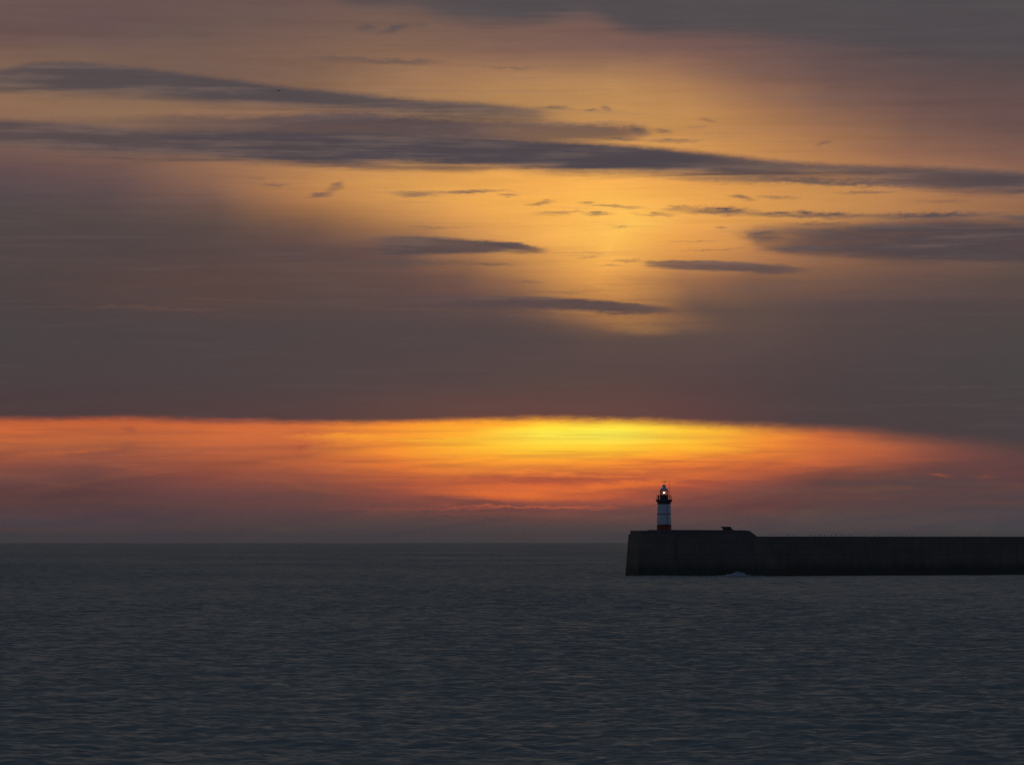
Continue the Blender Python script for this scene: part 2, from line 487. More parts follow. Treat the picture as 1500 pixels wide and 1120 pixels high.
# ------------------------------------------------------------------ foam and splash at the foot of the wall
def foot_y(px):
    xs = [915, 934, 1027, 1112, 1172]; ds = [1252, 1238.5, 1229, 1233, 1241]
    return float(np.interp(px, xs, ds)) + 0.18
def blob(bm, p, r, sq=1.0):
    res = bmesh.ops.create_icosphere(bm, subdivisions=1, radius=r, matrix=Matrix.Translation(p))
    for v in res['verts']:
        o = v.co - Vector(p)
        o *= random.uniform(0.75, 1.25); o.z *= sq
        v.co = Vector(p) + o
bm = bmesh.new()
for i in range(520):
    px = random.uniform(922, 1118)
    dens = 0.35 + 0.65 * math.exp(-((px - 955) / 28) ** 2) + 0.9 * math.exp(-((px - 1070) / 40) ** 2)
    if random.random() > dens * 0.75: continue
    d = foot_y(px) - 0.2 - abs(random.gauss(0, 1.3))
    blob(bm, (gx(px, d), d, random.uniform(0.0, 0.12)), random.uniform(0.12, 0.45), 0.35)
FO = mesh_obj('foam', bm, M_FOAM, smooth=True)
tag(FO, 'thin line of pale foam washing along the foot of the breakwater', 'foam', kind='stuff')
bm = bmesh.new()
for i in range(420):
    t = random.gauss(0, 1)
    px = 1079 + t * 9
    peak = 1.25 * math.exp(-((px - 1080) / 6.5) ** 2) + 0.75 * math.exp(-((px - 1089) / 5) ** 2) + 0.45 * math.exp(-((px - 1066) / 9) ** 2)
    z = 0.1 + peak * random.random() ** 1.2
    d = foot_y(px) - 0.35 - random.random() * 1.0 + 0.09 * z
    r = random.uniform(0.05, 0.2) * (1.25 - 0.5 * z)
    blob(bm, (gx(px, d), d, z), max(0.03, r), 0.9)
SPL = mesh_obj('wave_splash', bm, M_FOAM, smooth=True)
tag(SPL, 'white splash of a wave breaking against the foot of the breakwater', 'splash', kind='stuff')

# ------------------------------------------------------------------ birds
def flying_gull_mesh(flap):
    bm = bmesh.new()
    # body: tapered spindle along y, head forward (-y)
    prof = [(-0.30, 0.012), (-0.27, 0.03), (-0.22, 0.045), (-0.15, 0.05), (-0.05, 0.075), (0.08, 0.07), (0.2, 0.045), (0.28, 0.03), (0.38, 0.03)]
    rings = []
    for y, r in prof:
        rings.append([bm.verts.new((r * math.cos(a) * (1.6 if y > 0.25 else 1.0), y, r * math.sin(a) * (0.35 if y > 0.25 else 1.0)))
                      for a in [2 * math.pi * k / 10 for k in range(10)]])
    for a, b in zip(rings, rings[1:]):
        for k in range(10): bm.faces.new((a[k], a[(k + 1) % 10], b[(k + 1) % 10], b[k]))
    bm.faces.new(rings[0]); bm.faces.new(list(reversed(rings[-1])))
    for sgn in (-1, 1):
        st = [(0.04, 0.0, -0.13, 0.10), (0.25, flap * 0.16, -0.17, 0.06), (0.42, flap * 0.15, -0.13, 0.05), (0.62, flap * 0.02, -0.02, 0.07)]
        prev = None
        for x, z, y0, y1 in st:
            th = 0.018 if x < 0.6 else 0.004
            ring = [bm.verts.new((sgn * x, y0, z + 0.02)), bm.verts.new((sgn * x, (y0 + y1) / 2 - 0.03, z + 0.02 + th)),
                    bm.verts.new((sgn * x, y1, z + 0.02)), bm.verts.new((sgn * x, (y0 + y1) / 2 - 0.03, z + 0.02 - th))]
            if prev:
                for k in range(4): bm.faces.new((prev[k], prev[(k + 1) % 4], ring[(k + 1) % 4], ring[k]))
            else: bm.faces.new(ring)
            prev = ring
        bm.faces.new(list(reversed(prev)))
    return fix(bm)
def perched_gull_mesh():
    bm = bmesh.new()
    # body leaning up, neck, head, bill and tail as one skin; two legs
    path = [((0.26, 0.20), 0.012), ((0.16, 0.22), 0.04), ((0.05, 0.25), 0.085), ((-0.06, 0.29), 0.095), ((-0.13, 0.35), 0.065),
            ((-0.155, 0.41), 0.045), ((-0.17, 0.455), 0.05), ((-0.21, 0.465), 0.035), ((-0.25, 0.455), 0.012), ((-0.29, 0.45), 0.004)]
    rings = []
    for i, ((x, z), r) in enumerate(path):
        (xa, za), (xb, zb_) = path[max(0, i - 1)][0], path[min(len(path) - 1, i + 1)][0]
        t = Vector((xb - xa, 0, zb_ - za)).normalized(); n = Vector((-t.z, 0, t.x))
        rings.append([bm.verts.new(Vector((x, 0, z)) + n * r * math.cos(a) + Vector((0, 1, 0)) * r * math.sin(a))
                      for a in [2 * math.pi * k / 10 for k in range(10)]])
    for a, b in zip(rings, rings[1:]):
        for k in range(10): bm.faces.new((a[k], a[(k + 1) % 10], b[(k + 1) % 10], b[k]))
    bm.faces.new(rings[0]); bm.faces.new(list(reversed(rings[-1])))
    for y in (-0.04, 0.04):
        tube(bm, (-0.02, y, 0.0), (0.0, y, 0.22), 0.012, 0.016, seg=6)
        tube(bm, (-0.08, y, 0.012), (0.0, y, 0.012), 0.010, 0.012, seg=6)
    return fix(bm)

fly_meshes = []
for fl in (0.9, 0.2, -0.6):
    o = mesh_obj('gull', flying_gull_mesh(fl), M_BIRD, smooth=True)
    fly_meshes.append(o.data); bpy.data.objects.remove(o)
def add_gull(me, loc_, rz, scale, label, group=None, tilt=0.0):
    o = bpy.data.objects.new('gull', me)
    COL.objects.link(o)
    o.location = loc_; o.rotation_euler = (0, tilt, rz); o.scale = (scale,) * 3
    tag(o, label, 'gull', group)
    return o
d0 = 600
add_gull(fly_meshes[1], (gx(408, d0), d0, gz(131.5, d0)), R(20), 1.0,
         'dark gull gliding alone high up, along the edge of the upper grey cloud band', tilt=R(-6))
d0 = 1500
add_gull(fly_meshes[0], (gx(898.7, d0), d0, gz(739, d0)), R(40), 0.75,
         'lone tiny gull flying just left of the lighthouse in the orange glow')
flock = [(1233, 752.4, 1), (1260, 763, .7), (1268, 748, .8), (1278, 733.6, .9), (1293, 757.6, .7), (1298, 748, .8),
         (1317, 737.6, .6), (1338, 759.4, .75), (1345.6, 746, .9), (1348, 771, .8), (1364, 746, .55), (1380, 750, .9),
         (1422, 750, .85), (1436, 754, .8), (1458, 726, .7), (1468, 738, .8)]
ordn = ['first', 'second', 'third', 'fourth', 'fifth', 'sixth', 'seventh', 'eighth']
hand = {9: 'tiny dark gull flying lowest of the flock, just above the breakwater wall',
        14: 'tiny dark gull flying highest of the flock over the breakwater',
        0: 'darkest tiny gull, leftmost of the flock over the breakwater',
        15: 'tiny faint gull flying rightmost of the flock over the breakwater'}
for i, (px, py, s) in enumerate(flock):
    d = 1380 + 420 * random.random()
    if i in hand: lab = hand[i]
    elif i < 8: lab = 'tiny gull, %s from the left in the flock above the breakwater' % ordn[i]
    else: lab = 'tiny gull, %s from the right in the flock above the breakwater' % ordn[15 - i]
    add_gull(fly_meshes[i % 3], (gx(px, d), d, gz(py, d)), R(random.uniform(-60, 60)), (0.55 + 0.3 * s) * d / 1500, lab,
             'gulls flocking over the breakwater', tilt=R(random.uniform(-20, 20)))

tmp = mesh_obj('gull', perched_gull_mesh(), M_BIRD, smooth=True)
pm = tmp.data; bpy.data.objects.remove(tmp)
perch = [1154, 1160, 1187, 1193, 1201, 1207, 1218, 1224, 1232, 1237, 1242, 1247, 1258, 1266, 1281.5, 1288, 1301, 1316, 1328,
         1336, 1362, 1404, 1434]
half = len(perch) // 2
words = ['first', 'second', 'third', 'fourth', 'fifth', 'sixth', 'seventh', 'eighth', 'ninth', 'tenth', 'eleventh', 'twelfth']
for i, px in enumerate(perch):
    # where the sight line meets the coping of the arm
    u = (px - 750) / F
    for a, b in zip(pts, pts[1:]):
        # x = u*y
        den = (b.x - a.x) - u * (b.y - a.y)
        t = (u * a.y - a.x) / den
        if -0.001 <= t <= 1.001:
            q = a + (b - a) * t
            tv = (b - a).normalized(); q = q + Vector((-tv.y, tv.x)) * 1.3
            break
    q = Vector((u * q.y, q.y))
    if i <= half: lab = 'dark gull perched on the wall top, %s perched bird from the lighthouse end' % words[i]
    else: lab = 'dark gull perched on the wall top, %s perched bird from the right' % words[len(perch) - 1 - i]
    add_gull(pm, (q.x, q.y, 11.521), R(random.choice([0, 180, 30, 150, 200, -25])), random.uniform(0.85, 1.2), lab,
             'gulls perched along the breakwater wall')

# ------------------------------------------------------------------ sea air
HAZE = True
if HAZE:
    bm = bmesh.new(); box(bm, -44000, 44000, -44000, 44000, -4.0, 84.0)
    hm = bpy.data.materials.new('sea_haze'); hm.use_nodes = True
    hn = hm.node_tree; hn.nodes.remove(hn.nodes['Principled BSDF'])
    pv = hn.nodes.new('ShaderNodeVolumePrincipled')
    pv.inputs['Color'].default_value = (0.98, 0.95, 0.97, 1); pv.inputs['Density'].default_value = 3e-5
    pv.inputs['Anisotropy'].default_value = 0.5
    hn.links.new(pv.outputs[0], hn.nodes['Material Output'].inputs['Volume'])
    hz_o = mesh_obj('haze', fix(bm), hm)
    tag(hz_o, 'thin grey sea haze softening the far horizon', 'haze', kind='stuff')

# ------------------------------------------------------------------ sky
world = bpy.data.worlds.new('World'); scene.world = world
world.use_nodes = True
wt = world.node_tree; wt.nodes.clear()
WL = wt.links.new
def sock(n_in, v):
    if isinstance(v, (int, float)): n_in.default_value = v
    elif isinstance(v, tuple): n_in.default_value = v
    else: WL(v, n_in)
def mth(op, a, b=None, c=None, clamp=False):
    n = wt.nodes.new('ShaderNodeMath'); n.operation = op; n.use_clamp = clamp
    sock(n.inputs[0], a)
    if b is not None: sock(n.inputs[1], b)
    if c is not None: sock(n.inputs[2], c)
    return n.outputs[0]
def mrange(v, a, b, c=0.0, d=1.0, kind='SMOOTHSTEP'):
    n = wt.nodes.new('ShaderNodeMapRange'); n.interpolation_type = kind
    sock(n.inputs[0], v); sock(n.inputs[1], a); sock(n.inputs[2], b); sock(n.inputs[3], c); sock(n.inputs[4], d)
    return n.outputs[0]
def mixc(f, a, b, blend='MIX'):
    n = wt.nodes.new('ShaderNodeMix'); n.data_type = 'RGBA'; n.blend_type = blend; n.clamp_factor = True
    sock(n.inputs[0], f); sock(n.inputs[6], a); sock(n.inputs[7], b)
    return n.outputs[2]
def comb(x, y, z=0.0):
    n = wt.nodes.new('ShaderNodeCombineXYZ'); sock(n.inputs[0], x); sock(n.inputs[1], y); sock(n.inputs[2], z)
    return n.outputs[0]
def noise(vec, scale, detail=4.0, rough=0.55, dist=0.0):
    n = wt.nodes.new('ShaderNodeTexNoise'); WL(vec, n.inputs['Vector'])
    n.inputs['Scale'].default_value = scale; n.inputs['Detail'].default_value = detail
    n.inputs['Roughness'].default_value = rough; n.inputs['Distortion'].default_value = dist
    return n.outputs['Fac']
def fcurve(x, pts_, lo=-100.0, hi=1000.0, x0=-100.0, x1=1600.0, handle='AUTO'):
    n = wt.nodes.new('ShaderNodeFloatCurve')
    c = n.mapping.curves[0]
    P = [((px - x0) / (x1 - x0), (v - lo) / (hi - lo)) for px, v in pts_]
    c.points[0].location = P[0]; c.points[1].location = P[-1]
    for p in P[1:-1]: c.points.new(*p)
    for p in c.points: p.handle_type = handle
    n.mapping.extend = 'HORIZONTAL'
    n.mapping.update()
    WL(mrange(x, x0, x1, 0.0, 1.0, 'LINEAR'), n.inputs['Value'])
    return mth('MULTIPLY_ADD', n.outputs[0], hi - lo, lo)

tcw = wt.nodes.new('ShaderNodeTexCoord')
sepw = wt.nodes.new('ShaderNodeSeparateXYZ'); WL(tcw.outputs['Generated'], sepw.inputs[0])
azim = mth('ARCTAN2', sepw.outputs[0], sepw.outputs[1])
elev = mth('ARCSINE', sepw.outputs[2])
U = mth('MULTIPLY_ADD', azim, F, 750.0)           # bearing
V = mth('MULTIPLY_ADD', elev, -F, 793.0)          # depth below the 7.3 degree line

# drifting-vapour warps: stretched along the horizon
n_big = noise(comb(mth('MULTIPLY', U, 1 / 420.0), mth('MULTIPLY', V, 1 / 90.0), 3.1), 1.0, 4, 0.5)
n_mid = noise(comb(mth('MULTIPLY', U, 1 / 120.0), mth('MULTIPLY', V, 1 / 22.0), 7.7), 1.0, 5, 0.6)
n_fin = noise(comb(mth('MULTIPLY', U, 1 / 22.0), mth('MULTIPLY', V, 1 / 6.5), 1.3), 1.0, 6, 0.72)
n_str = noise(comb(mth('MULTIPLY', U, 1 / 260.0), mth('MULTIPLY', V, 1 / 10.0), 5.9), 1.0, 4, 0.6, 0.4)
cb, cm, cf, cs = [mth('SUBTRACT', n, 0.5) for n in (n_big, n_mid, n_fin, n_str)]
Ub = mth('ADD', mth('MULTIPLY_ADD', cb, 160.0, U), mth('MULTIPLY', cm, 28.0))
Vb = mth('ADD', mth('MULTIPLY_ADD', cb, 22.0, V), mth('MULTIPLY', cm, 9.0))
patchy = mrange(mth('ADD', mth('MULTIPLY', cf, 0.8), cs), -0.2, 0.1, 0.62, 1.1)
# for streak outlines
Us = mth('ADD', mth('MULTIPLY_ADD', cm, 22.0, U), mth('MULTIPLY', cf, 10.0))
Vs = mth('ADD', mth('ADD', mth('MULTIPLY_ADD', cm, 9.0, V), mth('MULTIPLY', cf, 15.0)), mth('MULTIPLY', cs, 7.0))
Vt = mth('ADD', mth('ADD', mth('MULTIPLY_ADD', cm, 6.0, V), mth('MULTIPLY', cf, 8.0)), mth('MULTIPLY', cs, 6.0))
Vw = mth('ADD', mth('ADD', mth('MULTIPLY_ADD', cm, 9.0, V), mth('MULTIPLY', cf, 6.0)), mth('MULTIPLY', cs, 24.0))

XC = [0, 150, 300, 450, 600, 700, 800, 900, 1000, 1100, 1200, 1350, 1500]
UP = {
 -120: [(92,82,82),(92,82,82),(94,83,82),(98,85,82),(98,85,82),(96,84,82),(94,82,82),(92,82,80),(90,82,80),(86,80,79),(84,80,79),(84,81,79),(84,82,79)],
 0:   [(106,89,83),(104,87,82),(106,89,82),(110,91,82),(118,96,83),(118,96,84),(116,95,84),(112,92,84),(106,90,83),(98,87,81),(88,80,79),(84,80,79),(84,82,79)],
 50:  [(106,87,80),(104,87,81),(108,91,81),(116,95,82),(122,99,82),(122,98,84),(122,97,84),(120,95,84),(116,92,83),(104,87,81),(90,80,79),(82,76,77),(80,77,77)],
 80:  [(120,98,82),(116,96,82),(115,95,82),(124,100,82),(142,111,85),(140,109,86),(136,106,86),(134,104,85),(128,99,84),(116,93,83),(100,85,80),(86,78,77),(82,78,77)],
 120: [(134,107,83),(126,102,82),(122,99,82),(132,105,82),(164,126,88),(170,130,87),(174,133,87),(178,136,88),(166,125,86),(134,103,83),(112,90,80),(98,83,78),(94,82,78)],
 160: [(142,111,84),(140,112,84),(142,111,84),(152,117,84),(166,127,86),(176,135,86),(186,141,86),(194,146,86),(190,141,85),(164,121,83),(136,104,82),(110,88,79),(101,83,77)],
 200: [(128,102,84),(136,108,84),(146,113,84),(158,120,84),(180,136,86),(196,146,86),(204,151,86),(208,154,86),(202,148,84),(184,134,82),(164,120,82),(128,98,80),(109,87,78)],
 240: [(106,86,79),(116,92,80),(148,111,82),(168,125,82),(204,150,85),(220,161,85),(230,168,85),(236,173,85),(226,163,84),(204,147,82),(182,131,82),(152,111,82),(130,98,80)],
 280: [(89,79,78),(98,83,79),(128,98,79),(186,133,80),(218,160,84),(236,172,84),(246,179,84),(250,185,85),(236,170,83),(214,154,82),(200,145,82),(175,126,82),(150,110,82)],
 320: [(82,76,77),(86,77,78),(98,82,78),(136,101,77),(194,141,82),(232,168,84),(250,185,86),(254,198,90),(238,172,84),(212,153,80),(192,139,82),(165,120,82),(137,103,82)],
 360: [(82,75,76),(82,74,76),(86,75,75),(98,80,77),(122,93,80),(186,135,82),(236,172,84),(252,192,87),(232,164,80),(196,138,80),(162,116,80),(140,104,82),(120,92,80)],
 400: [(80,73,75),(83,73,74),(89,74,73),(94,78,76),(104,83,78),(130,97,78),(186,134,80),(238,172,84),(182,129,79),(142,104,80),(130,98,80),(112,88,80),(98,83,78)],
 440: [(78,71,74),(82,72,73),(88,73,72),(89,76,75),(94,78,77),(104,83,79),(118,92,80),(148,108,79),(118,92,79),(104,85,78),(96,80,78),(90,78,78),(86,76,77)],
 480: [(76,72,75),(77,71,75),(80,73,76),(82,74,76),(84,75,77),(86,76,77),(90,78,77),(108,86,77),(98,82,77),(94,80,78),(87,76,76),(82,74,76),(80,75,76)],
 520: [(75,71,74),(77,71,74),(79,72,75),(82,73,75),(84,74,76),(86,75,77),(88,76,77),(92,78,77),(92,78,77),(88,76,77),(83,73,76),(79,73,76),(76,74,76)],
 560: [(76,69,72),(77,69,73),(80,71,74),(83,73,75),(87,74,75),(89,75,75),(92,76,74),(94,76,74),(90,74,74),(85,72,74),(80,71,74),(76,71,74),(74,72,75)],
 600: [(78,66,70),(80,67,70),(84,68,70),(88,70,71),(96,74,72),(101,74,71),(104,74,71),(103,75,72),(97,72,72),(88,70,72),(79,70,73),(76,69,73),(74,70,73)],
 640: [(80,66,69),(82,66,69),(86,68,69),(92,70,70),(98,73,70),(104,74,69),(108,74,69),(106,74,70),(98,72,71),(88,69,71),(79,69,72),(75,68,72),(73,69,73)],
}
LO = {
 612: [(186,93,52),(182,91,52),(196,98,55),(204,108,54),(246,140,44),(255,152,42),(255,172,46),(255,182,48),(250,160,46),(246,155,48),(214,112,54),(150,84,62),(110,76,68)],
 626: [(202,103,54),(190,98,54),(204,106,56),(208,110,56),(248,148,46),(255,172,46),(255,224,60),(255,236,66),(255,196,52),(246,152,48),(216,114,54),(160,88,62),(112,76,68)],
 640: [(200,104,55),(186,99,56),(202,106,58),(204,107,57),(250,154,48),(255,178,48),(255,232,72),(255,240,78),(255,200,56),(242,146,50),(210,111,56),(165,90,62),(112,76,68)],
 656: [(176,96,58),(162,91,60),(184,98,60),(192,101,57),(246,150,48),(255,180,48),(255,210,54),(255,208,54),(255,184,48),(232,134,50),(200,106,57),(150,84,63),(106,73,69)],
 675: [(148,82,60),(140,80,62),(164,88,58),(180,95,56),(232,128,50),(252,158,48),(255,166,48),(255,160,48),(246,138,50),(206,106,54),(180,93,58),(116,75,68),(96,70,70)],
 700: [(114,72,64),(114,72,62),(138,76,60),(150,82,60),(192,99,55),(212,112,54),(218,110,54),(228,118,52),(200,99,55),(152,80,60),(110,74,66),(92,71,70),(90,68,70)],
 720: [(98,69,66),(97,68,66),(110,69,64),(116,72,62),(156,80,60),(200,100,54),(222,110,52),(196,95,58),(154,80,60),(122,74,64),(97,72,69),(88,71,71),(86,70,72)],
 740: [(87,66,68),(86,66,68),(97,66,64),(103,68,64),(124,72,62),(136,75,62),(150,80,62),(134,76,64),(118,73,65),(110,73,67),(93,72,70),(84,71,72),(80,70,74)],
 760: [(77,64,70),(78,64,69),(84,64,66),(88,66,66),(93,68,66),(98,70,66),(101,71,67),(99,72,69),(99,72,69),(95,72,70),(88,72,72),(79,71,73),(74,70,74)],
 785: [(66,63,69),(68,63,69),(71,64,68),(74,66,69),(78,68,70),(82,70,70),(83,71,72),(82,72,74),(83,71,73),(82,72,74),(79,72,74),(73,71,74),(69,69,74)],
 800: [(63,62,69),(65,62,69),(68,63,68),(71,65,69),(75,67,70),(78,69,70),(79,70,72),(79,71,74),(80,70,73),(79,71,74),(76,71,74),(71,70,74),(67,68,74)],
}
def adj(c, y):
    w = min(1.0, max(0.0, (c[0] - c[2] - 60) / 60.0))
    if y > 745: return (c[0] + 1, c[1] + 1, c[2] - 1)
    if c[2] < 66: return c
    if y < 300: return (c[0] - 1, c[1] - 5, c[2] - 1)
    return (c[0] - 1, c[1] - 5, c[2] - 7 + 7 * w)
def grid(tbl, u, v, vlo, vhi):
    f = mrange(v, vlo, vhi, 0.0, 1.0, 'LINEAR')
    res = None
    for j, xc in enumerate(XC):
        n = wt.nodes.new('ShaderNodeValToRGB'); cr = n.color_ramp; cr.interpolation = 'CARDINAL'
        ys = sorted(tbl)
        cr.elements[0].position = (ys[0] - vlo) / (vhi - vlo); cr.elements[0].color = lin(adj(tbl[ys[0]][j], ys[0]))
        cr.elements[1].position = (ys[-1] - vlo) / (vhi - vlo); cr.elements[1].color = lin(adj(tbl[ys[-1]][j], ys[-1]))
        for y in ys[1:-1]:
            e = cr.elements.new((y - vlo) / (vhi - vlo)); e.color = lin(adj(tbl[y][j], y))
        WL(f, n.inputs[0])
        if res is None: res = n.outputs[0]
        else: res = mixc(mrange(u, XC[j - 1], xc, 0.0, 1.0, 'LINEAR'), res, n.outputs[0])
    return res
# the lit gap under the cloud deck
edge = fcurve(U, [(-100, 615), (0, 615), (200, 614), (420, 617), (560, 619), (700, 616), (830, 614), (960, 618), (1060, 624), (1150, 629),
                  (1260, 637), (1360, 649), (1450, 660), (1600, 675)])
Vlow = mth('SUBTRACT', mth('ADD', V, mth('ADD', mth('MULTIPLY', cm, 8.0), mth('MULTIPLY', cs, 9.0))), 0.0)
Vlow = mth('MULTIPLY_ADD', cb, 14.0, Vlow)
upper = grid(UP, Ub, Vb, -120, 640)
lower = grid(LO, Ub, Vlow, 612, 800)
lower = mixc(mrange(cs, -0.08, 0.22, 0.0, 0.26), lower, lin((120, 66, 58)))

# ---- clouds over the high sky: banks given by their top and bottom edges
def band(col, pts_, color, st, sb, tex=0.0, u=None, v=None, plain=False):
    u = u or U; v = v or Vt
    top_ = fcurve(u, [(p[0], p[1]) for p in pts_]); bot_ = fcurve(u, [(p[0], p[2]) for p in pts_])
    op = fcurve(u, [(p[0], p[3]) for p in pts_], 0.0, 1.0)
    a = mrange(mth('SUBTRACT', v, top_), -1.5 * st, 0.5 * st)
    b = mrange(mth('SUBTRACT', bot_, Vw), -1.35 * sb, 0.65 * sb)
    m = mth('MULTIPLY', mth('MULTIPLY', a, b), op)
    if tex: m = mth('MULTIPLY', m, mrange(mth('ADD', cm, cs), -0.30, 0.12, 1.0 - tex, 1.0), clamp=True)
    core = lin((color[0] - 3, color[1] - 4, color[2] - 5)); thin = lin((color[0] + 15, color[1] + 8, color[2] + 1))
    body = mixc(mrange(mth('ADD', mth('MULTIPLY', cm, 0.9), cs), -0.08, 0.22), core, thin)
    return mixc(m, col, lin(color) if plain else body)
grp = bpy.data.node_groups.new('cloud_streak', 'ShaderNodeTree')
for nm, tp in (('U', 'NodeSocketFloat'), ('V', 'NodeSocketFloat'), ('cx', 'NodeSocketFloat'), ('cy', 'NodeSocketFloat'),
               ('hw', 'NodeSocketFloat'), ('hh', 'NodeSocketFloat'), ('slope', 'NodeSocketFloat'), ('opacity', 'NodeSocketFloat'),
               ('soft', 'NodeSocketFloat'), ('patch', 'NodeSocketFloat'), ('tint', 'NodeSocketColor'), ('under', 'NodeSocketColor')):
    grp.interface.new_socket(nm, in_out='INPUT', socket_type=tp)
grp.interface.new_socket('color', in_out='OUTPUT', socket_type='NodeSocketColor')
def build_group():
    global wt, WL
    keep = (wt, WL)
    wt = grp; WL = grp.links.new
    gi = wt.nodes.new('NodeGroupInput'); go = wt.nodes.new('NodeGroupOutput')
    g = gi.outputs
    du = mth('SUBTRACT', g['U'], g['cx'])
    t = mth('DIVIDE', du, g['hw'])
    dv = mth('DIVIDE', mth('SUBTRACT', mth('SUBTRACT', g['V'], g['cy']), mth('MULTIPLY', du, g['slope'])), g['hh'])
    r = mth('SQRT', mth('ADD', mth('MULTIPLY', t, t), mth('MULTIPLY', dv, dv)))
    m = mth('MULTIPLY', mth('MULTIPLY', mrange(r, 1.3, mth('SUBTRACT', 1.0, g['soft'])), g['opacity']), g['patch'])
    WL(mixc(m, g['under'], g['tint']), go.inputs[0])
    wt, WL = keep
build_group()
def streak(col, cx, cy, hw, hh, slope=0.0, op=0.6, tint=(88, 79, 82), soft=0.88, u=None, v=None):
    n = wt.nodes.new('ShaderNodeGroup'); n.node_tree = grp
    WL(u or Us, n.inputs['U']); WL(v or Vs, n.inputs['V']); WL(patchy, n.inputs['patch'])
    for k, val in (('cx', cx), ('cy', cy), ('hw', hw), ('hh', hh), ('slope', slope), ('opacity', op), ('soft', soft)):
        n.inputs[k].default_value = float(val)
    n.inputs['tint'].default_value = lin((tint[0], tint[1] - 1, max(0, tint[2] - 3)))
    WL(col, n.inputs['under'])
    return n.outputs[0]

c = upper
c = streak(c, 880, 420, 110, 50, .10, .42, (236, 164, 80), 1.0)
c = streak(c, 915, 462, 130, 26, .10, .26, (216, 148, 76), 1.0)
c = streak(c, 860, 452, 130, 40, .06, .18, (190, 130, 76), 1.0)
# faint fibres through the veil
c = mixc(mrange(cs, 0.02, 0.25, 0.0, 0.22), c, lin((92, 80, 80)))
# grey bank across the top
c = band(c, [(-100, -60, -30, 0), (440, -60, 0, 0), (520, -60, 8, .6), (600, -60, 14, .7), (680, -60, 27, .9), (790, -60, 28, .95), (860, -60, 20, .9),
             (930, -60, 42, .95), (1020, -60, 46, .9), (1120, -60, 48, .9), (1260, -60, 62, .9), (1400, -60, 78, .8), (1500, -60, 84, .7), (1600, -60, 86, .7)],
         (80, 75, 78), 11, 15, plain=True)
# upper long bar
c = band(c, [(-100, 112, 134, .75), (0, 110, 135, .8), (60, 100, 136, .85), (110, 100, 137, .9), (200, 106, 140, .9), (300, 117, 147, .92), (400, 129, 152, .95),
             (500, 139, 159, .92), (600, 149, 166, .9), (700, 155, 171, .85), (780, 162, 175, .7), (850, 167, 175, .1), (1600, 200, 204, 0)],
         (83, 77, 82), 6, 14)
c = streak(c, 95, 98, 60, 4, -.02, .6, (96, 84, 82))
# ragged bar above the main one
c = band(c, [(-100, 186, 190, 0), (180, 180, 192, .35), (250, 176, 197, .55), (360, 176, 199, .75), (420, 173, 200, .88), (500, 170, 204, .95), (580, 174, 204, .95), (660, 178, 205, .95),
             (760, 182, 206, .8), (850, 186, 204, .8), (910, 188, 200, .8), (960, 190, 198, .1), (1600, 200, 204, 0)],
         (81, 73, 80), 7, 9, .12, v=Vs)
# main bar, the whole width of the view
c = band(c, [(-100, 184, 212, .75), (0, 184, 214, .8), (100, 189, 221, .85), (200, 196, 227, .9), (300, 197, 232, .95), (400, 197, 236, .97), (500, 200, 240, 1),
             (600, 203, 240, 1), (700, 205, 243, 1), (800, 209, 248, 1), (900, 215, 252, 1), (1000, 224, 254, 1), (1080, 233, 257, .95),
             (1150, 241, 257, .9), (1250, 248, 258, .85), (1330, 250, 272, .85), (1400, 254, 279, .9), (1500, 260, 284, .95), (1600, 266, 290, .95)],
         (81, 74, 80), 6, 11)
c = streak(c, 1225, 268, 150, 7, .045, .8, (92, 80, 82), .6)
c = streak(c, 1300, 252, 110, 5, .03, .5, (104, 86, 82))
c = streak(c, 1060, 264, 110, 5, .02, .5, (120, 94, 82))
c = streak(c, 620, 246, 70, 4, .0, .45, (128, 100, 84))
c = streak(c, 520, 244, 60, 5, .0, .5, (112, 90, 82))
